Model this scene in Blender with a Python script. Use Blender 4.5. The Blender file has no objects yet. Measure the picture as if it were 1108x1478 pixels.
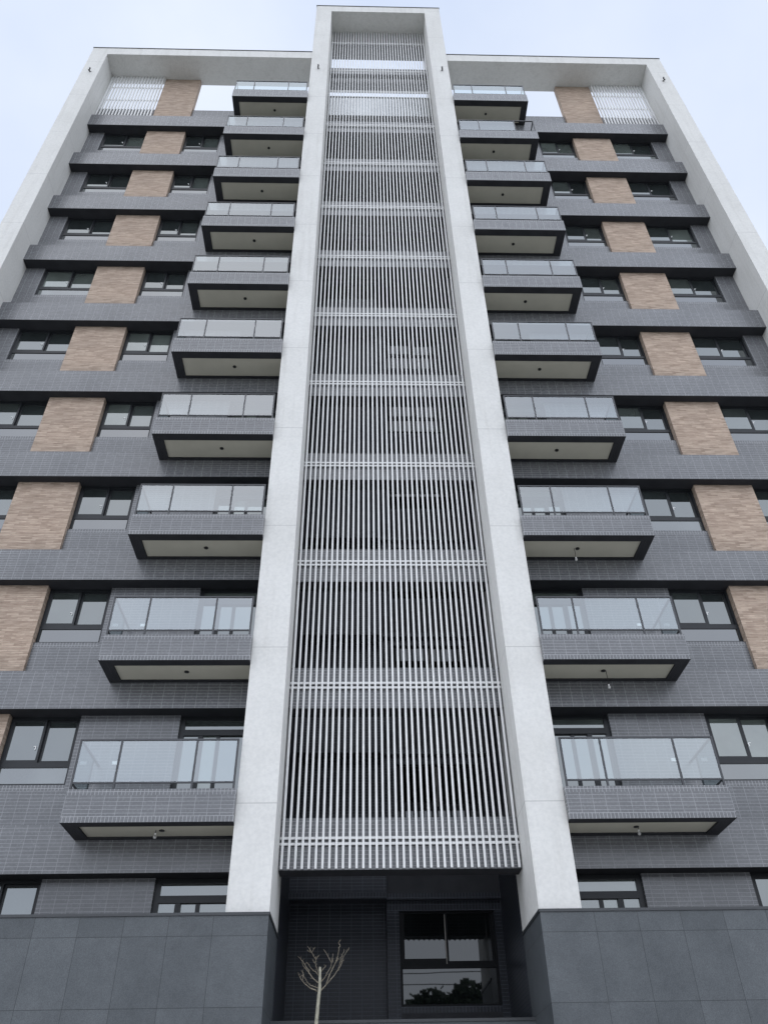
import bpy, bmesh, math, random
from mathutils import Matrix, Vector, noise as mnoise
random.seed(7)
S = bpy.context.scene
COL = S.collection
R = math.radians

# ------------------------------------------------------------------ camera, sky, sun, exposure
H = 3.2                      # storey height
ZO = 1.6                     # eye height: heights below are measured from the eye, the ground is at -ZO
cam = bpy.data.cameras.new('camera')
cam.sensor_fit = 'VERTICAL'; cam.sensor_height = 24.0
cam.lens = 1151.0 / 1478.0 * 24.0
cam.clip_start = 0.1; cam.clip_end = 3000
co = bpy.data.objects.new('camera', cam); COL.objects.link(co)
co.matrix_world = (Matrix.Translation((-0.75, 0, ZO)) @ Matrix.Rotation(-0.0371, 4, 'Z')
                   @ Matrix.Rotation(math.pi / 2 + 0.6866, 4, 'X') @ Matrix.Rotation(-0.0203, 4, 'Z'))
S.camera = co

SUN_EL, SUN_AZ = 48.0, 195.0          # behind the camera, slightly to its left (azimuth clockwise from +Y)
w = bpy.data.worlds.new('World'); S.world = w; w.use_nodes = True
nt = w.node_tree; nt.nodes.clear()
out = nt.nodes.new('ShaderNodeOutputWorld'); bg = nt.nodes.new('ShaderNodeBackground')
sky = nt.nodes.new('ShaderNodeTexSky'); sky.sky_type = 'NISHITA'; sky.sun_disc = False
sky.sun_elevation = R(SUN_EL); sky.sun_rotation = R(SUN_AZ); sky.air_density = 1.0; sky.dust_density = 2.0
tc = nt.nodes.new('ShaderNodeTexCoord')
nz = nt.nodes.new('ShaderNodeTexNoise'); nz.inputs['Scale'].default_value = 2.2; nz.inputs['Detail'].default_value = 5
nz.inputs['Roughness'].default_value = 0.5
cr = nt.nodes.new('ShaderNodeValToRGB')
cr.color_ramp.elements[0].position = 0.35; cr.color_ramp.elements[0].color = (5.55, 6.35, 7.95, 1)
cr.color_ramp.elements[1].position = 0.68; cr.color_ramp.elements[1].color = (7.25, 7.8, 8.8, 1)
sep = nt.nodes.new('ShaderNodeSeparateXYZ')
mr = nt.nodes.new('ShaderNodeMapRange')          # the cloud is thinner and brighter on the sun's side
mr.inputs[1].default_value = 0.25; mr.inputs[2].default_value = -0.7
mr.inputs[3].default_value = 1.0; mr.inputs[4].default_value = 1.55
mul = nt.nodes.new('ShaderNodeVectorMath'); mul.operation = 'SCALE'
mix = nt.nodes.new('ShaderNodeMix'); mix.data_type = 'RGBA'; mix.inputs['Factor'].default_value = 0.86
L = nt.links.new
L(tc.outputs['Generated'], nz.inputs['Vector']); L(nz.outputs['Fac'], cr.inputs['Fac'])
L(tc.outputs['Generated'], sep.inputs[0]); L(sep.outputs['Y'], mr.inputs[0])
L(cr.outputs['Color'], mul.inputs[0]); L(mr.outputs[0], mul.inputs['Scale'])
L(sky.outputs['Color'], mix.inputs['A']); L(mul.outputs[0], mix.inputs['B'])
L(mix.outputs['Result'], bg.inputs['Color']); bg.inputs['Strength'].default_value = 0.105
L(bg.outputs[0], out.inputs['Surface'])
sl = bpy.data.lights.new('sun', 'SUN'); sl.energy = 1.2; sl.angle = R(160); sl.color = (1.0, 0.975, 0.94)
so = bpy.data.objects.new('sun', sl); COL.objects.link(so)
so.rotation_euler = (R(90 - SUN_EL), 0, R(180 - SUN_AZ) + math.pi)
_d = Vector((math.sin(R(SUN_AZ)) * math.cos(R(SUN_EL)), math.cos(R(SUN_AZ)) * math.cos(R(SUN_EL)), math.sin(R(SUN_EL))))
so.rotation_euler = (-_d).to_track_quat('-Z', 'Y').to_euler()
so.location = (-10, -40, 60)
S.render.engine = 'CYCLES'
S.view_settings.view_transform = 'Standard'; S.view_settings.look = 'None'
S.view_settings.exposure = 0.36; S.view_settings.gamma = 1.0
S.cycles.max_bounces = 8; S.cycles.transparent_max_bounces = 12

# ------------------------------------------------------------------ materials
MATS = {}
class NB:
    def __init__(s, name):
        m = bpy.data.materials.new(name); m.use_nodes = True; s.m = m; s.t = m.node_tree
        s.b = s.t.nodes['Principled BSDF']; s.out = s.t.nodes['Material Output']; MATS[name] = m
    def n(s, typ, **kw):
        nd = s.t.nodes.new(typ)
        for k, v in kw.items():
            if k.startswith('i_'): nd.inputs[k[2:].replace('_', ' ')].default_value = v
            else: setattr(nd, k, v)
        return nd
    def l(s, a, b): s.t.links.new(a, b)
    def math(s, op, a, b=None, c=None):
        nd = s.n('ShaderNodeMath', operation=op)
        for i, v in enumerate((a, b, c)):
            if v is None: continue
            if isinstance(v, (int, float)): nd.inputs[i].default_value = v
            else: s.l(v, nd.inputs[i])
        return nd.outputs[0]
    def mixc(s, f, a, b, mode='MIX'):
        nd = s.n('ShaderNodeMix', data_type='RGBA', blend_type=mode)
        for key, v in (('Factor', f), ('A', a), ('B', b)):
            sock = nd.inputs[key] if key == 'Factor' else [i for i in nd.inputs if i.name == key and i.type == 'RGBA'][0]
            if key == 'Factor': sock = [i for i in nd.inputs if i.name == 'Factor' and i.type == 'VALUE'][0]
            if isinstance(v, (int, float)): sock.default_value = v
            elif isinstance(v, tuple): sock.default_value = v if len(v) == 4 else v + (1,)
            else: s.l(v, sock)
        return [o for o in nd.outputs if o.type == 'RGBA'][0]
    def noise(s, vec, scale, detail=4, rough=0.55):
        nd = s.n('ShaderNodeTexNoise', i_Scale=scale, i_Detail=detail, i_Roughness=rough)
        s.l(vec, nd.inputs['Vector']); return nd.outputs['Fac']
    def ramp(s, f, p0, c0, p1, c1):
        nd = s.n('ShaderNodeValToRGB'); e = nd.color_ramp.elements
        e[0].position = p0; e[0].color = c0 + (1,); e[1].position = p1; e[1].color = c1 + (1,)
        s.l(f, nd.inputs['Fac']); return nd.outputs['Color']
    def bump(s, hgt, strength, dist):
        nd = s.n('ShaderNodeBump', i_Strength=strength, i_Distance=dist)
        s.l(hgt, nd.inputs['Height']); s.l(nd.outputs[0], s.b.inputs['Normal']); return nd
    def planar(s):
        """u along the face, v up: works on faces square to the axes"""
        tcn = s.n('ShaderNodeTexCoord'); g = s.n('ShaderNodeNewGeometry')
        p = s.n('ShaderNodeSeparateXYZ'); s.l(tcn.outputs['Object'], p.inputs[0])
        nn = s.n('ShaderNodeSeparateXYZ'); s.l(g.outputs['Normal'], nn.inputs[0])
        sx = s.math('GREATER_THAN', s.math('ABSOLUTE', nn.outputs[0]), 0.7)
        sz = s.math('GREATER_THAN', s.math('ABSOLUTE', nn.outputs[2]), 0.7)
        def lerp(f, a, b): return s.math('ADD', s.math('MULTIPLY', a, s.math('SUBTRACT', 1.0, f)), s.math('MULTIPLY', b, f))
        u = lerp(sx, p.outputs[0], p.outputs[1]); v = lerp(sz, p.outputs[2], p.outputs[1])
        c = s.n('ShaderNodeCombineXYZ'); s.l(u, c.inputs[0]); s.l(v, c.inputs[1])
        return c.outputs[0], tcn.outputs['Object'], p
    def brick(s, vec, wd, hh, mort, c1, c2, cm, offset=0.0, smooth=0.1, bias=0.0):
        nd = s.n('ShaderNodeTexBrick', offset=offset, offset_frequency=2, squash=1.0)
        nd.inputs['Scale'].default_value = 1.0; nd.inputs['Brick Width'].default_value = wd
        nd.inputs['Row Height'].default_value = hh; nd.inputs['Mortar Size'].default_value = mort
        nd.inputs['Mortar Smooth'].default_value = smooth; nd.inputs['Bias'].default_value = bias
        nd.inputs['Color1'].default_value = c1 + (1,); nd.inputs['Color2'].default_value = c2 + (1,); nd.inputs['Mortar'].default_value = cm + (1,)
        s.l(vec, nd.inputs['Vector']); return nd

def tile(name, wd, hh, base, var, grout, rough=0.25, shift=(0, 0, 0), spec=0.5):
    k = NB(name); k.b.inputs['Specular IOR Level'].default_value = spec; uv, ob, _ = k.planar()
    mp = k.n('ShaderNodeMapping'); mp.inputs['Location'].default_value = shift; k.l(uv, mp.inputs[0])
    c1 = tuple(x * (1 - var) for x in base); c2 = tuple(x * (1 + var) for x in base)
    b = k.brick(mp.outputs[0], wd, hh, 0.0042, c1, c2, grout)
    n = k.noise(ob, 0.9, 5); n2 = k.noise(ob, 23, 3)
    col = k.mixc(1.0, b.outputs['Color'], k.ramp(n, 0.3, (0.86, 0.86, 0.87), 0.7, (1.1, 1.09, 1.09)), 'MULTIPLY')
    col = k.mixc(0.6, col, k.ramp(n2, 0.3, (0.82, 0.82, 0.82), 0.7, (1.15, 1.15, 1.15)), 'MULTIPLY')
    k.l(col, k.b.inputs['Base Color'])
    k.l(k.math('ADD', rough - 0.06, k.math('ADD', k.math('MULTIPLY', n2, 0.14), k.math('MULTIPLY', b.outputs['Fac'], 0.35))), k.b.inputs['Roughness'])
    hgt = k.math('ADD', k.math('MULTIPLY', b.outputs['Fac'], -1.0), k.math('MULTIPLY', n2, 0.25))
    k.bump(hgt, 0.2, 0.002)
    return k.m
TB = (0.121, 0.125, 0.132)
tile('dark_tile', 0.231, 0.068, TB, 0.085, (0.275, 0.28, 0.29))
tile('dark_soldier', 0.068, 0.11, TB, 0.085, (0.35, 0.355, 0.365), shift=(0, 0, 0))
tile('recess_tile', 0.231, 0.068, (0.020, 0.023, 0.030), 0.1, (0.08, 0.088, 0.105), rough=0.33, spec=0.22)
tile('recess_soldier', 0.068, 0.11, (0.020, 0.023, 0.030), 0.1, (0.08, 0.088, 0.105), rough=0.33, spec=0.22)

k = NB('dark_soffit_and_shade'); _, ob, _ = k.planar()  # dark soffit paint; on the right recess walls it stands in for shade
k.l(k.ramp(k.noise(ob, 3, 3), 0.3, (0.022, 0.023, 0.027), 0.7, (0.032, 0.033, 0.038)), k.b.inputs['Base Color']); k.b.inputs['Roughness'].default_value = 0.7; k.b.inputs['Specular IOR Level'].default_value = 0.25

k = NB('tan_brick'); uv, ob, _ = k.planar()
b = k.brick(uv, 0.27, 0.052, 0.003, (0.325, 0.252, 0.20), (0.485, 0.392, 0.318), (0.38, 0.315, 0.262), offset=0.37)
st = k.n('ShaderNodeMapping'); st.inputs['Scale'].default_value = (2.2, 2.2, 16); k.l(ob, st.inputs[0])
n1 = k.noise(st.outputs[0], 1.6, 6, 0.65); n2 = k.noise(ob, 30, 4); n3 = k.noise(ob, 0.8, 3)
col = k.mixc(1.0, b.outputs['Color'], k.ramp(n1, 0.33, (0.74, 0.69, 0.66), 0.56, (1.07, 1.05, 1.03)), 'MULTIPLY')
col = k.mixc(0.5, col, k.ramp(n3, 0.3, (0.85, 0.85, 0.85), 0.7, (1.15, 1.12, 1.1)), 'MULTIPLY')
k.l(col, k.b.inputs['Base Color']); k.b.inputs['Roughness'].default_value = 0.85
k.bump(k.math('ADD', k.math('ADD', k.math('MULTIPLY', n1, 1.2), k.math('MULTIPLY', n2, 0.3)), k.math('MULTIPLY', b.outputs['Fac'], -0.7)), 0.9, 0.012)

k = NB('white_stone'); _, ob, p = k.planar()
n1 = k.noise(ob, 0.55, 6, 0.6); n2 = k.noise(ob, 14, 5, 0.7); n3 = k.noise(ob, 60, 2)
col = k.ramp(n1, 0.3, (0.60, 0.593, 0.57), 0.7, (0.67, 0.664, 0.642))
col = k.mixc(0.7, col, k.ramp(n2, 0.36, (0.88, 0.885, 0.89), 0.62, (1.03, 1.03, 1.03)), 'MULTIPLY')
fr = k.math('FRACT', k.math('DIVIDE', k.math('SUBTRACT', p.outputs[2], 5.095), H))
ln = k.math('LESS_THAN', fr, 0.014 / H)
col = k.mixc(k.math('MULTIPLY', ln, 0.85), col, (0.36, 0.355, 0.35))
# weather streaks running down under the joints
sm = k.n('ShaderNodeMapping'); sm.inputs['Scale'].default_value = (5.0, 5.0, 0.35); k.l(ob, sm.inputs[0])
n4 = k.noise(sm.outputs[0], 1.0, 4, 0.6)
col = k.mixc(0.8, col, k.ramp(n4, 0.5, (1, 1, 1), 0.75, (0.86, 0.855, 0.845)), 'MULTIPLY')
k.l(col, k.b.inputs['Base Color']); k.b.inputs['Roughness'].default_value = 0.75
k.bump(k.math('ADD', k.math('MULTIPLY', n3, 0.5), k.math('MULTIPLY', ln, -2.0)), 0.25, 0.004)

k = NB('grey_render'); _, ob, p = k.planar()
col = k.ramp(k.noise(ob, 0.7, 6, 0.6), 0.3, (0.50, 0.50, 0.49), 0.7, (0.60, 0.60, 0.585))
k.l(col, k.b.inputs['Base Color']); k.b.inputs['Roughness'].default_value = 0.8

def simple(name, c, rough, metal=0.0, var=0.08, scale=6):
    k = NB(name); _, ob, _ = k.planar()
    n = k.noise(ob, scale, 4)
    k.l(k.ramp(n, 0.3, tuple(x * (1 - var) for x in c), 0.7, tuple(x * (1 + var) for x in c)), k.b.inputs['Base Color'])
    k.b.inputs['Roughness'].default_value = rough; k.b.inputs['Metallic'].default_value = metal
    return k
simple('frame_metal', (0.015, 0.017, 0.020), 0.4).b.inputs['Specular IOR Level'].default_value = 0.3
simple('rail_metal', (0.03, 0.032, 0.037), 0.35)
simple('louver_paint', (0.665, 0.665, 0.66), 0.45, var=0.06)
simple('beige_ceiling', (0.47, 0.45, 0.375), 0.85, var=0.05, scale=2)
simple('black_frame', (0.008, 0.009, 0.011), 0.55).b.inputs['Specular IOR Level'].default_value = 0.15
simple('black_plastic', (0.012, 0.012, 0.013), 0.4)
simple('white_plastic', (0.75, 0.75, 0.74), 0.35)
simple('chrome_dull', (0.30, 0.28, 0.26), 0.4)
simple('chrome', (0.7, 0.7, 0.7), 0.2, 1.0)
simple('concrete', (0.34, 0.335, 0.32), 0.9, var=0.15, scale=1.2)
simple('paving', (0.58, 0.57, 0.545), 0.9, var=0.1, scale=1.2)
simple('verge', (0.10, 0.105, 0.08), 0.95, var=0.25, scale=0.8)
simple('asphalt', (0.055, 0.055, 0.057), 0.9, var=0.2, scale=3)
simple('bark', (0.30, 0.285, 0.225), 0.85, var=0.3, scale=18)
simple('twig', (0.19, 0.165, 0.125), 0.85, var=0.3, scale=25)
simple('foliage', (0.05, 0.075, 0.035), 0.7, var=0.4, scale=0.3)
simple('grass_hill', (0.07, 0.09, 0.04), 0.9, var=0.3, scale=0.1)
simple('cable_black', (0.015, 0.015, 0.015), 0.6)
simple('bulb_glass', (0.42, 0.42, 0.41), 0.15)

# granite: 0.73 m wide slabs, one metre courses counted from the top
k = NB('granite'); uv, ob, _ = k.planar()
mp = k.n('ShaderNodeMapping'); mp.inputs['Location'].default_value = (-(3.15 % 0.725), -(1.93 % 1.0), 0); 
a = k.n('ShaderNodeSeparateXYZ'); k.l(uv, a.inputs[0])
cb = k.n('ShaderNodeCombineXYZ'); k.l(k.math('MAXIMUM', k.math('ABSOLUTE', a.outputs[0]), 2.44), cb.inputs[0]); k.l(a.outputs[1], cb.inputs[1]); k.l(cb.outputs[0], mp.inputs[0])
b = k.brick(mp.outputs[0], 0.725, 1.0, 0.004, (0.060, 0.068, 0.075), (0.080, 0.089, 0.097), (0.02, 0.022, 0.025))
n1 = k.noise(ob, 90, 3, 0.7); n2 = k.noise(ob, 1.6, 5); n3 = k.noise(ob, 7, 4)
col = k.mixc(1.0, b.outputs['Color'], k.ramp(n1, 0.35, (0.72, 0.72, 0.73), 0.66, (1.28, 1.28, 1.27)), 'MULTIPLY')
col = k.mixc(0.8, col, k.ramp(n2, 0.3, (0.8, 0.81, 0.82), 0.7, (1.15, 1.14, 1.13)), 'MULTIPLY')
col = k.mixc(0.5, col, k.ramp(n3, 0.3, (0.85, 0.85, 0.85), 0.7, (1.1, 1.1, 1.1)), 'MULTIPLY')
k.l(col, k.b.inputs['Base Color']); k.b.inputs['Roughness'].default_value = 0.55
k.bump(k.math('ADD', k.math('MULTIPLY', n1, 0.3), k.math('MULTIPLY', b.outputs['Fac'], -1.0)), 0.4, 0.004)
simple('granite_cap', (0.035, 0.038, 0.042), 0.45, var=0.15, scale=40)

# coated window glass: dark room behind it, strong mirror of the sky
def mirror_glass(name, room, ior, tint):
    k = NB(name); _, ob, _ = k.planar()
    d = k.n('ShaderNodeBsdfDiffuse'); oi = k.n('ShaderNodeObjectInfo'); k.l(k.mixc(1.0, k.ramp(oi.outputs['Random'], 0.45, (0.5, 0.5, 0.5), 0.95, (2.3, 2.2, 2.0)), k.ramp(k.noise(ob, 0.9, 3), 0.35, tuple(x * 0.7 for x in room), 0.65, tuple(x * 1.3 for x in room)), 'MULTIPLY'), d.inputs['Color'])
    g = k.n('ShaderNodeBsdfGlossy'); g.inputs['Roughness'].default_value = 0.015; g.inputs['Color'].default_value = tint + (1,)
    f = k.n('ShaderNodeFresnel'); f.inputs['IOR'].default_value = ior
    bp = k.n('ShaderNodeBump', i_Strength=0.02, i_Distance=0.05); k.l(k.noise(ob, 0.8, 2), bp.inputs['Height']); k.l(bp.outputs[0], g.inputs['Normal'])
    m = k.n('ShaderNodeMixShader'); k.l(f.outputs[0], m.inputs[0]); k.l(d.outputs[0], m.inputs[1]); k.l(g.outputs[0], m.inputs[2])
    k.l(m.outputs[0], k.out.inputs['Surface'])
mirror_glass('screen_glass', (0.12, 0.13, 0.135), 2.8, (0.95, 0.98, 1.0))
mirror_glass('window_glass', (0.045, 0.055, 0.055), 2.3, (0.93, 0.97, 0.97))
mirror_glass('sill_glass', (0.03, 0.036, 0.038), 2.25, (0.96, 0.98, 1.0))
mirror_glass('recess_glass', (0.004, 0.005, 0.006), 1.6, (0.95, 0.98, 1.0))
k = NB('rail_glass'); _, ob, _ = k.planar()
t = k.n('ShaderNodeBsdfTransparent'); t.inputs['Color'].default_value = (0.71, 0.77, 0.78, 1)
g = k.n('ShaderNodeBsdfGlossy'); g.inputs['Roughness'].default_value = 0.01; g.inputs['Color'].default_value = (0.93, 0.97, 0.99, 1)
f = k.n('ShaderNodeFresnel'); f.inputs['IOR'].default_value = 2.6; gg = k.n('ShaderNodeNewGeometry')
m = k.n('ShaderNodeMixShader'); k.l(k.math('MULTIPLY', f.outputs[0], k.math('SUBTRACT', 1.0, gg.outputs['Backfacing'])), m.inputs[0]); k.l(t.outputs[0], m.inputs[1]); k.l(g.outputs[0], m.inputs[2]); k.l(m.outputs[0], k.out.inputs['Surface'])
M = MATS

# ------------------------------------------------------------------ mesh helpers
class MB:
    def __init__(s): s.v = []; s.f = []; s.mi = []; s.mats = []
    def mat(s, name):
        if name not in s.mats: s.mats.append(name)
        return s.mats.index(name)
    def box(s, x0, x1, y0, y1, z0, z1, m, under=None):
        if x0 > x1: x0, x1 = x1, x0
        b = len(s.v)
        s.v += [(x0, y0, z0), (x1, y0, z0), (x1, y1, z0), (x0, y1, z0), (x0, y0, z1), (x1, y0, z1), (x1, y1, z1), (x0, y1, z1)]
        for i, q in enumerate(((0, 3, 2, 1), (4, 5, 6, 7), (0, 1, 5, 4), (2, 3, 7, 6), (1, 2, 6, 5), (3, 0, 4, 7))):
            s.f.append(tuple(b + j for j in q)); s.mi.append(s.mat(under if (under and i == 0) else m))
        return s
    def prism(s, poly, y0, y1, m):
        """poly: (x, z) outline counter-clockwise seen from -Y"""
        b = len(s.v); n = len(poly)
        s.v += [(x, y0, z) for x, z in poly] + [(x, y1, z) for x, z in poly]
        s.f.append(tuple(range(b, b + n))); s.f.append(tuple(range(b + 2 * n - 1, b + n - 1, -1))); s.mi += [s.mat(m)] * 2
        for i in range(n):
            j = (i + 1) % n; s.f.append((b + j, b + i, b + n + i, b + n + j)); s.mi.append(s.mat(m))
        return s
    def plan(s, poly, z0, z1, m, under=None):
        b = len(s.v); n = len(poly)
        s.v += [(x, y, z0) for x, y in poly] + [(x, y, z1) for x, y in poly]
        s.f.append(tuple(range(b + n - 1, b - 1, -1))); s.mi.append(s.mat(under or m)); s.f.append(tuple(range(b + n, b + 2 * n))); s.mi.append(s.mat(m))
        for i in range(n):
            j = (i + 1) % n; s.f.append((b + i, b + j, b + n + j, b + n + i)); s.mi.append(s.mat(m))
        return s
    def tube(s, pts, rad, m, seg=8):
        b = len(s.v); n = len(pts)
        P = [Vector(p) for p in pts]
        rr = rad if isinstance(rad, (list, tuple)) else [rad] * n
        for i in range(n):
            d = (P[min(i + 1, n - 1)] - P[max(i - 1, 0)]).normalized()
            a = d.orthogonal().normalized() if i == 0 else (pa - d * pa.dot(d)).normalized()
            pa = a; c = d.cross(a)
            for q in range(seg):
                t = 2 * math.pi * q / seg; s.v.append(tuple(P[i] + (a * math.cos(t) + c * math.sin(t)) * rr[i]))
        for i in range(n - 1):
            for q in range(seg):
                r = (q + 1) % seg; s.f.append((b + i * seg + q, b + i * seg + r, b + (i + 1) * seg + r, b + (i + 1) * seg + q)); s.mi.append(s.mat(m))
        s.f.append(tuple(b + q for q in range(seg - 1, -1, -1))); s.f.append(tuple(b + (n - 1) * seg + q for q in range(seg))); s.mi += [s.mat(m)] * 2
        return s
    def ball(s, c, r, m, seg=10, rings=6, sz=1.0):
        prof = [(r * math.sin(math.pi * i / rings), c[2] + sz * r * -math.cos(math.pi * i / rings)) for i in range(rings + 1)]
        prof[0] = (r * 0.05, prof[0][1]); prof[-1] = (r * 0.05, prof[-1][1])
        return s.tube([(c[0], c[1], z) for _, z in prof], [p for p, _ in prof], m, seg)
    def build(s, name, parent=None, loc=(0, 0, 0), smooth=False, bevel=0):
        me = bpy.data.meshes.new(name); me.from_pydata(s.v, [], s.f)
        for n in s.mats: me.materials.append(M[n])
        for p, i in zip(me.polygons, s.mi): p.material_index = i; p.use_smooth = smooth
        me.update()
        o = bpy.data.objects.new(name, me); COL.objects.link(o); o.location = loc
        if parent: o.parent = parent
        if bevel:
            bv = o.modifiers.new('bevel', 'BEVEL'); bv.width = bevel; bv.segments = 2; bv.limit_method = 'ANGLE'
        return o
def tag(o, label=None, cat=None, group=None, kind=None):
    for key, v in (('label', label), ('category', cat), ('group', group), ('kind', kind)):
        if v: o[key] = v
    return o
def empty(name, loc):
    o = bpy.data.objects.new(name, None); COL.objects.link(o); o.location = loc; o.empty_display_size = 0.3; return o
def dup(o, parent, dz):
    c = o.copy(); COL.objects.link(c); c.parent = parent; c.location = (o.location[0], o.location[1], o.location[2] + dz)
    for ch in [x for x in CH.get(o, [])]:
        d = ch.copy(); COL.objects.link(d); d.parent = c
        CH.setdefault(c, []).append(d)
    return c
CH = {}
def child(mb, name, parent, **kw):
    o = mb.build(name, parent, **kw); CH.setdefault(parent, []).append(o); return o

# ------------------------------------------------------------------ ground, hill, far wood (seen mirrored in the glass)
def sheet(name, x0, x1, y0, y1, z, m):
    b = MB(); b.v = [(x0, y0, z), (x1, y0, z), (x1, y1, z), (x0, y1, z)]; b.f = [(0, 1, 2, 3)]; b.mi = [b.mat(m)]
    return tag(b.build(name), kind='structure')
sheet('ground', -900, 900, -900, 900, 0, 'verge')
sheet('pavement', -40, 40, -16, 60, 0.004, 'paving')  # out of view; pale strip added to bounce light onto the lower facade
sheet('road', -300, 300, -27, -16.01, 0.006, 'asphalt')  # out of view; added dark so the bounced light fades higher up
b = MB(); NX, NY = 60, 12
for j in range(NY + 1):
    for i in range(NX + 1):
        x = -150 + 300 * i / NX; y = -70 - 80 * j / NY
        b.v.append((x, y, -0.5 + 18.0 * math.sin(min(1, j / NY * 1.2) * math.pi / 2) * (0.75 + 0.5 * mnoise.noise(Vector((x * 0.02, y * 0.02, 3))))))
for j in range(NY):
    for i in range(NX):
        a = j * (NX + 1) + i; b.f.append((a + 1, a, a + NX + 1, a + NX + 2)); b.mi.append(b.mat('grass_hill'))
tag(b.build('hill', smooth=True), kind='structure')
b = MB(); rnd = random.Random(5)
for t in range(130):
    cx = rnd.uniform(-60, 60); cy = rnd.uniform(-95, -72); cz = rnd.uniform(15.6, 17.6); rr = rnd.uniform(1.5, 2.8)
    for q in range(150):
        d = Vector((rnd.gauss(0, 1), rnd.gauss(0, 1), rnd.gauss(0, 0.8))).normalized() * rr * rnd.uniform(0.6, 1.0)
        c = Vector((cx, cy, cz)) + d; n = Vector((rnd.gauss(0, 1), rnd.gauss(0, 1), rnd.gauss(0, 1))).normalized(); a = n.orthogonal().normalized(); e = n.cross(a); s_ = rnd.uniform(0.3, 0.6)
        i0 = len(b.v); b.v += [tuple(c + a * s_), tuple(c + e * s_), tuple(c - a * s_), tuple(c - e * s_)]; b.f.append((i0, i0 + 1, i0 + 2, i0 + 3)); b.mi.append(b.mat('foliage'))
    b.tube([(cx, cy, 0), (cx, cy, cz)], [0.3, 0.15], 'bark', 6)
tag(b.build('wood'), kind='stuff')
for z0, nm in ((9.45, 'upper'), (8.98, 'lower')):
    pts = [(-30 + 60 * i / 24, -5.0, z0 - 1.0 + 1.0 * ((i - 12) / 12) ** 2) for i in range(25)]
    tag(MB().tube(pts, 0.02, 'cable_black', 6).build('overhead_cable'), 'thin black overhead cable mirrored in the ground floor window, the ' + nm + ' of two', 'cable', 'overhead cables across the street')

# ------------------------------------------------------------------ the building
BY = 15.7
B = empty('apartment_building', (0, BY, 0))
tag(B, 'tall grey apartment building with tan brick panels and white framed louvred tower', 'building')
LOC = (0, -BY, ZO)
def part(mb, name, **kw): 
    o = mb.build(name, B, loc=LOC, **kw); return o

YT, YC, YB, YW, YK, YF, YL = 14.52, 14.394, 15.367, 15.705, 15.605, 14.596, 15.447
ZB, ZBT, ZC, ZCT, ZG = 4.157, 5.023, 4.737, 5.3265, 3.28
GZ = -ZO
TO, TI = 2.98, 2.25
FO, FI = 12.65, 11.93
ZFT, ZFI = 38.55, 37.91

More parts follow.
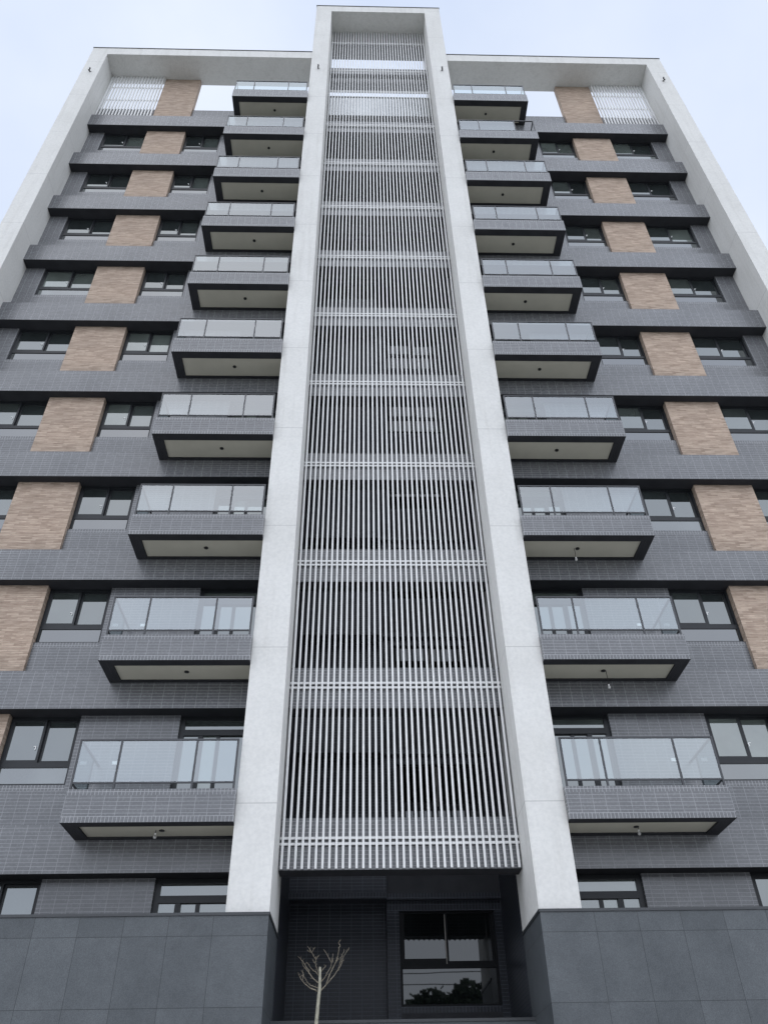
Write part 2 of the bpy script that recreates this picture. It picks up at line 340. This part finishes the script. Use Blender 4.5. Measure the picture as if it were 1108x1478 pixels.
# white tower portal
z0, zt, zi = ZG + 0.002, 43.9, 43.25
part(MB().prism([(-TO, z0), (-TI, z0), (-TI, zi), (TI, zi), (TI, z0), (TO, z0), (TO, zt), (-TO, zt)], YT, 16.23, 'white_stone'), 'tower_frame')
part(MB().box(-TO - 0.02, TO + 0.02, YT - 0.02, 16.25, zt + 0.001, zt + 0.05, 'dark_soffit_and_shade'), 'coping')
for s in (-1, 1):
    x = lambda a: a * s
    pl = [(-FO, -1), (-FI, -1), (-FI, ZFI), (-TO - 0.001, ZFI), (-TO - 0.001, ZFT), (-FO, ZFT)]
    if s > 0: pl = [(-a, c) for a, c in reversed(pl)]
    part(MB().prism(pl, YF, 15.83, 'white_stone'), 'wing_frame')
    part(MB().box(x(TO + 0.002), x(FO + 0.02), YF - 0.02, 15.85, ZFT + 0.001, ZFT + 0.045, 'dark_soffit_and_shade'), 'coping')
    # body of the wing behind the facade
    part(MB().box(x(TI + 0.35), x(FO), 15.96, 30, GZ, 33.4, 'grey_render'), 'wing_body')
    # tiled bands, storey by storey
    band = part(MB().box(x(TO + 0.001), x(FI - 0.001), YB, 15.95, ZB, ZBT, 'dark_tile', under='dark_soffit_and_shade'), 'band')
    for kf in range(1, 10): dup(band, B, H * kf)
    # brick panel between bands
    bp = part(MB().box(x(8.0), x(9.55), YK, 15.945, ZBT + 0.001, ZB + H - 0.001, 'tan_brick'), 'brick_panel')
    for kf in range(1, 9): dup(bp, B, H * kf)
    part(MB().box(x(8.0), x(9.55), YK, 15.826, ZBT + 9 * H + 0.001, ZFI - 0.001, 'tan_brick'), 'brick_panel')
    # tiled wall between bands, with the window and door openings left free
    SILL, HEAD = 5.90, ZB + H
    wl = MB()
    def wbox(a, c, zz0, zz1, m): wl.box(x(a), x(c), YW, 15.94, zz0, zz1, m)
    wbox(4.5, 6.555, ZBT, HEAD, 'dark_tile')
    wbox(6.556, 8.0, ZBT, SILL - 0.11, 'dark_tile'); wbox(6.556, 8.0, SILL - 0.109, SILL, 'dark_soldier')
    wo = part(wl, 'wall')
    for kf in [-1] + list(range(1, 9)): dup(wo, B, H * kf)
    wl = MB()
    wbox(9.55, 11.299, ZBT, SILL - 0.11, 'dark_tile'); wbox(9.55, 11.299, SILL - 0.109, SILL, 'dark_soldier')
    wbox(11.30, FI, ZBT, HEAD, 'dark_tile')
    wo = part(wl, 'wall')
    for kf in [-1] + list(range(1, 9)): dup(wo, B, H * kf)
    # windows: frame > two sliding panes, fixed sill pane, handle
    def window(a, c, mul, flip):
        y0 = 15.765
        f = MB(); fm = 'frame_metal'
        f.box(x(a + 0.001), x(a + 0.045), y0, 15.90, SILL + 0.001, HEAD - 0.001, fm); f.box(x(c - 0.045), x(c - 0.001), y0, 15.90, SILL + 0.001, HEAD - 0.001, fm)
        f.box(x(a + 0.046), x(c - 0.046), y0 + 0.002, 15.90, SILL + 0.001, SILL + 0.05, fm)
        f.box(x(a + 0.046), x(c - 0.046), y0 + 0.002, 15.90, 6.275, 6.38, fm)
        f.box(x(a + 0.046), x(c - 0.046), y0 + 0.002, 15.90, HEAD - 0.06, HEAD - 0.001, fm)
        zs0, zs1 = 6.381, HEAD - 0.061
        lo, hi = a + 0.046, c - 0.046
        m1, m2 = mul - 0.03, mul + 0.03
        front_lo = flip
        for (p, q, fr) in ((lo, m2 if front_lo else m1 + 0.001, front_lo), (m2 - 0.001 if front_lo else m1, hi, not front_lo)):
            ys = y0 + (0.006 if fr else 0.055)
            for (u0, u1, v0, v1) in ((p, p + 0.05, zs0, zs1), (q - 0.05, q, zs0, zs1), (p + 0.0505, q - 0.0505, zs0, zs0 + 0.055), (p + 0.0505, q - 0.0505, zs1 - 0.035, zs1)):
                f.box(x(u0), x(u1), ys, ys + 0.04, v0, v1, fm)
        wdw = part(f, 'window')
        for (p, q, fr) in ((lo + 0.04, mul - 0.02, front_lo), (mul + 0.02, hi - 0.04, not front_lo)):
            ys = y0 + (0.022 if fr else 0.072)
            child(MB().box(x(p), x(q), ys, ys + 0.006, zs0 + 0.05, zs1 - 0.03, 'window_glass'), 'pane', wdw)
        child(MB().box(x(lo - 0.004), x(hi + 0.004), y0 + 0.02, y0 + 0.03, SILL + 0.045, 6.28, 'sill_glass'), 'lower_pane', wdw)
        hx = mul + 0.075
        hb = MB().box(x(hx - 0.008), x(hx + 0.008), y0 + 0.004, y0 + 0.016, 6.65, 6.73, 'white_plastic').box(x(hx + 0.0081), x(hx + 0.045), y0 + 0.0, y0 + 0.014, 6.715, 6.728, 'white_plastic')
        child(hb, 'handle', wdw)
        # dark reveal lining behind the frame
        return wdw
    w1 = window(6.56, 7.99, 7.28, s > 0); w2 = window(9.56, 11.295, 10.385, s > 0)
    for kf in [-1] + list(range(1, 9)): dup(w1, B, H * kf); dup(w2, B, H * kf)
    # balcony doors
    f = MB(); fm = 'frame_metal'; y0, y1 = 15.775, 15.90
    f.box(x(4.40), x(4.499), y0, y1, ZBT, HEAD - 0.001, fm); f.box(x(TO), x(4.399), y0, y1, 7.275, HEAD - 0.001, fm)
    f.box(x(TO), x(4.399), y0, y1, 6.945, 7.07, fm)
    f.box(x(4.0), x(4.10), y0 + 0.01, y1, ZBT + 0.1, 6.944, fm); f.box(x(3.655), x(3.728), y0 + 0.03, y1, ZBT + 0.1, 6.944, fm); f.box(x(TO), x(4.399), y0 + 0.005, y1, ZBT, ZBT + 0.099, fm)
    f.box(x(TO), x(3.1), y0 + 0.01, y1, ZBT + 0.1, 6.944, fm)
    dr = part(f, 'balcony_door')
    for (p, q, yy) in ((4.09, 4.41, 0.04), (3.72, 4.01, 0.06), (3.09, 3.66, 0.06)): child(MB().box(x(p), x(q), y0 + yy, y0 + yy + 0.01, ZBT + 0.09, 6.95, 'window_glass'), 'pane', dr)
    child(MB().box(x(TO), x(4.41), y0 + 0.04, y0 + 0.05, 7.06, 7.28, 'window_glass'), 'transom_pane', dr)
    for kf in [-1] + list(range(1, 9)): dup(dr, B, H * kf)
    # balconies
    def balcony(kf, glassless=False, proto=None):
        bm_ = MB(); X0, X1 = TO + 0.002, 6.015; y1 = YB - 0.002; t = 0.14
        def ring(z0_, z1_, m, under=None):
            bm_.plan([(x(a), yy) for a, yy in (([(X0, YC), (X1, YC), (X1, y1), (X1 - t, y1), (X1 - t, YC + t), (X0, YC + t)]) if s > 0 else ([(X0, YC), (X0, YC + t), (X1 - t, YC + t), (X1 - t, y1), (X1, y1), (X1, YC)]))], z0_, z1_, m, under)
        ring(ZC, ZC + 0.11, 'dark_soldier', 'dark_soffit_and_shade'); ring(ZC + 0.1101, ZCT - 0.1101, 'dark_tile'); ring(ZCT - 0.11, ZCT, 'dark_soldier')
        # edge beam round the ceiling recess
        bm_.box(x(X0), x(X1 - t - 0.001), YC + t + 0.001, 14.63, ZC + 0.001, ZC + 0.12, 'dark_soffit_and_shade')
        bm_.box(x(5.765), x(X1 - t - 0.001), 14.631, y1, ZC + 0.001, ZC + 0.12, 'dark_soffit_and_shade')
        bm_.box(x(X0), x(5.764), 15.29, y1, ZC + 0.001, ZC + 0.12, 'dark_soffit_and_shade')
        bm_.box(x(X0), x(X1 - t - 0.001), YC + t + 0.001, y1, ZC + 0.121, ZC + 0.25, 'concrete')
        bl = part(bm_, 'balcony')
        child(MB().box(x(X0), x(5.764), 14.631, 15.289, ZC + 0.035, ZC + 0.12, 'beige_ceiling'), 'ceiling_panel', bl)
        lm = MB().tube([(x(4.34), 14.95, ZC + 0.02), (x(4.34), 14.95, ZC + 0.034)], 0.05, 'black_plastic', 14)
        child(lm, 'downlight', bl)
        rl = MB(); rm = 'rail_metal'; yy = YC + 0.06; xr = 5.98
        zt_, zb_ = ZCT + 0.965, ZCT + 0.12
        rl.box(x(3.03), x(xr + 0.02), yy - 0.02, yy + 0.02, zt_ - 0.03, zt_, rm)
        rl.box(x(xr - 0.02), x(xr + 0.02), yy + 0.021, YW - 0.001, zt_ - 0.03, zt_, rm)
        rl.box(x(3.065), x(xr - 0.016), yy - 0.012, yy + 0.012, zb_, zb_ + 0.03, rm)
        rl.box(x(xr - 0.012), x(xr + 0.012), yy + 0.016, YB - 0.02, zb_, zb_ + 0.03, rm)
        for px in (3.05, 3.81, 5.215, xr):
            rl.box(x(px - 0.018), x(px + 0.018), yy - 0.016, yy + 0.016, ZCT + 0.001, zt_ - 0.0305, rm)
        rl.box(x(xr - 0.015), x(xr + 0.015), YB - 0.05, YB - 0.02, ZCT + 0.001, zt_ - 0.0305, rm)
        child(rl, 'railing', bl)
        for (p, q) in ((3.065, 3.795), (3.825, 5.2), (5.23, xr - 0.015)):
            if glassless and q > 5.5: continue
            child(MB().box(x(p), x(q), yy - 0.004, yy + 0.004, zb_ + 0.0302, zt_ - 0.0302, 'rail_glass'), 'glass_panel', bl)
        if not glassless: child(MB().box(x(xr - 0.004), x(xr + 0.004), yy + 0.016, YB - 0.05, zb_ + 0.0302, zt_ - 0.0302, 'rail_glass'), 'glass_panel', bl)
        return bl
    b0 = balcony(0)
    for kf in range(1, 10):
        if s > 0 and kf == 8: continue
        dup(b0, B, H * kf)
    if s > 0:
        g = balcony(8, True); g.location[2] += H * 8; g['label'] = 'balcony missing its outer railing glass'
    for kf in (0, 1):
        ob_ = MB().box(x(5.60), x(5.72), YW - 0.02, YW - 0.001, 6.30 + H * kf, 6.37 + H * kf, 'white_plastic'); part(ob_, 'outlet_cover')
    # roof: parapet, side louvre screen
    part(MB().box(x(6.0), x(8.0), YW, 15.85, ZBT + 9 * H + 0.001, 35.13, 'dark_tile'), 'parapet')
    part(MB().box(x(9.551), x(FI - 0.001), YW, 15.82, ZBT + 9 * H + 0.001, 35.13, 'dark_tile'), 'parapet')
    lv = MB(); n = 18
    for i in range(n):
        cx = 9.62 + (FI - 0.06 - 9.62) * i / (n - 1)
        lv.box(x(cx - 0.025), x(cx + 0.025), 15.50, 15.56, ZBT + 9 * H + 0.002, ZFI - 0.002, 'louver_paint')
    for zz in (35.68, 36.9, 37.86): lv.box(x(9.555), x(FI - 0.002), 15.562, 15.60, zz - 0.02, zz + 0.02, 'louver_paint')
    part(lv, 'louver_screen')
part(MB().box(-TI - 0.349, TI + 0.349, 19.7, 30, GZ, 33.4, 'grey_render'), 'core_body')

# tower louvres
HB = 4.22
lv = MB(); n = 36
for i in range(n):
    cx = -2.185 + 4.37 * i / (n - 1)
    lv.box(cx - 0.0215, cx + 0.0215, YL - 0.02, YL + 0.02, HB, 43.249, 'louver_paint')
zr = [4.721 + H * q for q in range(11)] + [38.88, 42.06]
for zz in zr:
    for d in (-0.053, 0.053) if zz < 38 else (0,):
        lv.box(-2.248, 2.248, YL + 0.021, YL + 0.06, zz + d - 0.022, zz + d + 0.022, 'louver_paint')
part(lv, 'louver_screen')
# recess behind the louvres, storey by storey
for s in (-1, 1):
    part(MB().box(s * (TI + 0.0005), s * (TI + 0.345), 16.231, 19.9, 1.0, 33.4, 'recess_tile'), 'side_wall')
bd = part(MB().box(-2.249, 2.249, 15.53, 15.95, HB, 5.16, 'dark_tile', under='dark_soffit_and_shade'), 'band')
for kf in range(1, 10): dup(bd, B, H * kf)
part(MB().box(-2.249, 2.249, 15.951, 19.69, 33.2, 33.39, 'dark_soffit_and_shade'), 'light_block_slab')  # unseen slab added to stop daylight falling down the shaft
def recess(kf, mir):
    r = 1 if not mir else -1
    o = MB(); X = lambda a: a * r
    def bx(a, c, y0, y1, z0_, z1_, m): o.box(X(a), X(c), y0, y1, z0_, z1_, m)
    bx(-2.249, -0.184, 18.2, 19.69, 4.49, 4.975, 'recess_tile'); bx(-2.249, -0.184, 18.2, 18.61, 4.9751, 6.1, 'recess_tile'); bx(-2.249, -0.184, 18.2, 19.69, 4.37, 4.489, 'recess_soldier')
    bx(-0.1835, 2.249, 18.3, 19.69, 4.49, 4.975, 'dark_soffit_and_shade'); bx(-0.1835, 2.249, 18.3, 19.69, 4.37, 4.489, 'recess_soldier')  # near-black header: shade of a deeper recess put into its colour
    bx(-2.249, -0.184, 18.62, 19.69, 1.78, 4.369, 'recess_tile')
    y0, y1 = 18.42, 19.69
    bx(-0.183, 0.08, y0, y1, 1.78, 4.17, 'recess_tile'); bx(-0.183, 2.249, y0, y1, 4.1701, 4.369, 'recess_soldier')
    bx(2.09, 2.249, y0, y1, 1.78, 4.17, 'recess_tile'); bx(0.0801, 2.0899, y0, y1, 2.32, 2.43, 'recess_soldier'); bx(0.0801, 2.0899, y0, y1, 1.78, 2.3199, 'dark_soffit_and_shade')  # wall below the sill coloured near-black as shade, like the header
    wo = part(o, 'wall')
    f = MB(); fm = 'black_frame'; y0, y1 = 18.47, 18.55
    def fb(a, c, z0_, z1_, yy=0, m=fm): f.box(X(a), X(c), y0 + yy, y1, z0_, z1_, m)
    fb(0.081, 0.13, 2.431, 4.169); fb(2.04, 2.089, 2.431, 4.169); fb(0.131, 2.039, 2.431, 2.47, 0.002); fb(0.131, 2.039, 4.13, 4.169, 0.002); fb(0.131, 2.039, 3.10, 3.23, 0.002)
    fb(1.03, 1.09, 3.231, 4.129, 0.01); fb(0.131, 0.18, 3.231, 4.129, 0.01); fb(1.99, 2.039, 3.231, 4.129, 0.03); fb(1.03, 1.045, 3.18, 4.10, -0.012, 'chrome_dull')
    fb(0.1801, 1.0299, 3.231, 3.28, 0.01)
    wd = part(f, 'window')
    child(MB().box(X(0.17), X(1.04), y0 + 0.03, y0 + 0.04, 3.27, 4.135, 'recess_glass'), 'pane', wd)
    child(MB().box(X(1.08), X(2.00), y0 + 0.045, y0 + 0.055, 3.22, 4.135, 'recess_glass'), 'pane', wd)
    child(MB().box(X(0.125), X(2.045), y0 + 0.03, y0 + 0.04, 2.465, 3.105, 'recess_glass'), 'lower_pane', wd)
    return wo, wd
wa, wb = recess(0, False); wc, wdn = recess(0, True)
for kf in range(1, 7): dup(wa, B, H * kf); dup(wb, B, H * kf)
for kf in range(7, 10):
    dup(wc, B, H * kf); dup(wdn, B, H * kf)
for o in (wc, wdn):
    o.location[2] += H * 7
# remove nothing: the mirrored originals serve as storey seven; shift their copies up accordingly
# tower head: open frame with dark tiled walls and a glass windbreak
part(MB().box(-2.249, 2.249, 16.0, 16.2, 41.96, 43.249, 'dark_tile'), 'head_wall')
part(MB().box(-2.249, 2.249, 15.58, 15.78, 38.79, 39.40, 'dark_tile', under='dark_soffit_and_shade'), 'band')
part(MB().box(-2.249, 2.249, 16.0, 16.2, 38.45, 40.0, 'dark_tile'), 'head_wall')
part(MB().box(-2.249, 2.249, 16.0, 16.2, 33.41, 37.25, 'dark_tile'), 'head_wall')
part(MB().box(-2.22, 2.22, 15.60, 15.612, 34.69, 36.45, 'screen_glass').box(-2.22, 2.22, 15.585, 15.627, 36.451, 36.49, 'louver_paint'), 'windbreak_glass')

# ------------------------------------------------------------------ granite base walls and planter wall
for s, nm in ((-1, 'left'), (1, 'right')):
    pl = [(TI, 14.45), (15.5, 14.45), (15.5, 14.78), (TO + 0.02, 14.78), (TO + 0.02, 16.22), (TI, 16.22)]
    if s < 0: pl = [(-a, c) for a, c in reversed(pl)]
    g = MB().plan([(a, c) for a, c in pl], GZ + ZO, ZG + ZO - 0.045, 'granite')
    g.v = [(a, c, zz - ZO) for a, c, zz in g.v]
    e = 0.018
    pl2 = [(TI - e, 14.45 - e), (15.5 + e, 14.45 - e), (15.5 + e, 14.78 + e), (TO + 0.02, 14.78 + e), (TO + 0.02, 16.225), (TI - e, 16.225)]
    if s < 0: pl2 = [(-a, c) for a, c in reversed(pl2)]
    root = empty('granite_wall', (s * 8, 14.6, 0))
    tag(root, 'dark granite slab wall at the building foot, ' + nm + ' of the recessed entrance and bare tree', 'wall', 'granite base walls')
    g.build('slab_cladding', root, loc=(-s * 8, -14.6, ZO))
    MB().plan(pl2, ZG - 0.0445, ZG, 'granite_cap').build('coping', root, loc=(-s * 8, -14.6, ZO))
pw = empty('planter_wall', (0, 15.95, 0))
tag(pw, 'low dark granite ledge wall crossing the recess below the black window', 'wall')
MB().box(-TI + 0.001, TI - 0.001, 15.90, 16.10, GZ, 1.87, 'granite').build('cladding', pw, loc=(0, -15.95, ZO))
MB().box(-TI + 0.001, TI - 0.001, 15.88, 16.12, 1.871, 1.915, 'granite_cap').build('coping', pw, loc=(0, -15.95, ZO))
fl = MB().box(-TI - 0.3, TI + 0.3, 16.121, 19.68, 1.5, 1.78, 'concrete'); part(fl, 'terrace_floor')

# ------------------------------------------------------------------ small fittings hung on the building
for X, Y, Z, lab in ((-12.28, YF, 36.07, 'small black twin spotlight near the top of the outer left white frame'), (-2.65, YT, 36.62, 'small black twin spotlight high on the left leg of the white tower'),
                     (2.69, YT, 36.65, 'small black twin spotlight high on the right leg of the white tower'), (12.28, YF, 36.2, 'small black twin spotlight near the top of the outer right white frame')):
    t = empty('wall_spotlight', (X, Y, Z + ZO)); tag(t, lab, 'wall light', 'spotlights on the white frames')
    MB().box(-0.035, 0.035, -0.02, -0.001, -0.035, 0.035, 'black_plastic').tube([(0, -0.02, 0), (0, -0.09, 0.0)], 0.013, 'black_plastic').build('bracket', t)
    for dz in (-0.1, 0.1): MB().tube([(0, -0.09, dz * 0.4), (0, -0.11, dz * 1.1)], [0.03, 0.035], 'black_plastic', 12).build('lamp_head', t)
for X, kf, dr_, lab in ((-4.449, 0, 0.05, 'bare bulb hanging under the lowest left balcony'), (4.37, 0, 0.06, 'bare bulb hanging under the lowest right balcony'),
                   (4.391, 1, 0.32, 'bare bulb on a long wire under the second lowest right balcony'), (4.258, 2, 0.26, 'bare bulb hanging under the third lowest right balcony')):
    zc = ZC + H * kf + 0.035 + ZO
    t = empty('hanging_bulb', (X, 14.95, zc)); tag(t, lab, 'light bulb', 'bare bulbs under the balconies')
    MB().tube([(0, 0, 0.005), (0.005, 0, -dr_ * 0.5), (0, 0, -dr_)], 0.006, 'black_plastic', 6).build('wire', t)
    MB().tube([(0, 0, -dr_), (0, 0, -dr_ - 0.04)], 0.017, 'white_plastic', 10).build('socket', t)
    MB().ball((0, 0, -dr_ - 0.065), 0.032, 'bulb_glass', 12, 8, 1.15).build('bulb', t, smooth=True)

# ------------------------------------------------------------------ the bare young tree before the recess
tr = empty('young_tree', (-1.46, 14.9, 0)); tag(tr, 'bare young tree with cut pale trunk standing before the dark recess', 'tree')
def tl(o): o.location = (1.46, -14.9, 0); return o
T = [(-1.475, 14.9, -0.05), (-1.47, 14.9, 1.2), (-1.455, 14.9, 2.4), (-1.432, 14.9, 3.349), (-1.409, 14.9, 3.672), (-1.394, 14.9, 3.842), (-1.396, 14.9, 4.0), (-1.398, 14.9, 4.142)]
tl(MB().tube(T, [0.048, 0.042, 0.036, 0.031, 0.027, 0.027, 0.022, 0.018], 'bark', 12).build('trunk', tr, smooth=True))
tl(MB().tube([(-1.418, 14.93, 4.03), (-1.422, 14.93, 4.1), (-1.412, 14.92, 4.165)], [0.012, 0.016, 0.013], 'black_plastic', 8).build('cut_stub', tr))
BR = [[(-1.435, 14.9, 3.794), (-1.513, 14.874, 3.828), (-1.598, 14.848, 3.874), (-1.67, 14.821, 3.932), (-1.714, 14.795, 3.991), (-1.744, 14.769, 4.049)],
[(-1.675, 14.83, 3.94), (-1.667, 14.841, 4.046), (-1.684, 14.852, 4.099)],
[(-1.42, 14.9, 3.843), (-1.515, 14.884, 3.872), (-1.587, 14.867, 3.914), (-1.632, 14.851, 3.974), (-1.655, 14.835, 4.034)],
[(-1.423, 14.9, 3.917), (-1.507, 14.909, 3.981), (-1.582, 14.917, 4.072), (-1.629, 14.926, 4.149), (-1.676, 14.935, 4.215), (-1.722, 14.943, 4.268), (-1.776, 14.952, 4.309)],
[(-1.521, 14.9, 3.993), (-1.597, 14.921, 4.085), (-1.674, 14.942, 4.165), (-1.707, 14.963, 4.22)],
[(-1.42, 14.9, 4.02), (-1.507, 14.828, 4.081), (-1.563, 14.755, 4.132), (-1.611, 14.683, 4.177)],
[(-1.42, 14.9, 4.05), (-1.467, 14.87, 4.155), (-1.467, 14.86, 4.242), (-1.465, 14.83, 4.291)],
[(-1.468, 14.865, 4.24), (-1.547, 14.9, 4.364), (-1.621, 14.95, 4.46)], [(-1.543, 14.9, 4.36), (-1.489, 14.86, 4.43)], [(-1.543, 14.9, 4.36), (-1.617, 14.85, 4.385)],
[(-1.467, 14.865, 4.25), (-1.415, 14.9, 4.32)], [(-1.467, 14.87, 4.181), (-1.524, 14.885, 4.256)],
[(-1.385, 14.9, 3.80), (-1.291, 14.924, 3.894), (-1.208, 14.948, 3.984), (-1.125, 14.972, 4.088), (-1.055, 14.996, 4.193), (-1.035, 15.02, 4.274), (-0.972, 15.044, 4.382), (-0.929, 15.068, 4.458)],
[(-1.39, 14.9, 3.92), (-1.307, 14.897, 4.002), (-1.246, 14.894, 4.102), (-1.212, 14.891, 4.202), (-1.185, 14.888, 4.265)],
[(-1.291, 14.922, 3.895), (-1.237, 14.92, 4.041), (-1.169, 14.92, 4.168), (-1.114, 14.93, 4.298), (-1.095, 14.94, 4.403), (-1.074, 14.95, 4.457), (-1.105, 14.96, 4.512), (-1.084, 14.97, 4.547)],
[(-1.168, 14.92, 4.165), (-1.096, 14.87, 4.251), (-1.073, 14.85, 4.27)], [(-1.124, 14.972, 4.089), (-1.077, 14.98, 4.221), (-1.005, 14.99, 4.258)],
[(-1.096, 14.98, 4.139), (-1.043, 14.992, 4.334), (-1.01, 15.03, 4.43)], [(-1.213, 14.89, 4.204), (-1.273, 14.906, 4.295), (-1.349, 14.912, 4.401)], [(-1.213, 14.89, 4.2), (-1.19, 14.95, 4.345)], [(-1.39, 14.9, 4.06), (-1.341, 14.93, 4.124), (-1.301, 14.96, 4.181)]]
def rough(pts, rn):
    o = [Vector(pts[0])]
    for a, c in zip(pts, pts[1:]):
        a = Vector(a); c = Vector(c)
        o.append((a + c) / 2 + Vector((rn.gauss(0, 1), rn.gauss(0, 1), rn.gauss(0, 1))) * 0.006); o.append(c)
    return [tuple(v) for v in o]
rn = random.Random(2)
for i, bpts in enumerate(BR):
    p = rough(bpts, rn); r0 = 0.009 if len(bpts) > 5 else 0.0068 if len(bpts) > 3 else 0.005
    mb = MB().tube(p, [r0 + (0.0026 - r0) * j / (len(p) - 1) for j in range(len(p))], 'twig', 7)
    for j in range(1, len(p) - 1):       # buds and side shoots
        d = Vector((rn.gauss(0, 1), rn.gauss(0, 1), abs(rn.gauss(0, 1)))).normalized() * rn.uniform(0.02, 0.07)
        mb.tube([p[j], tuple(Vector(p[j]) + d)], [0.003, 0.0016], 'twig', 5)
    tl(mb.build('branch', tr, smooth=True))
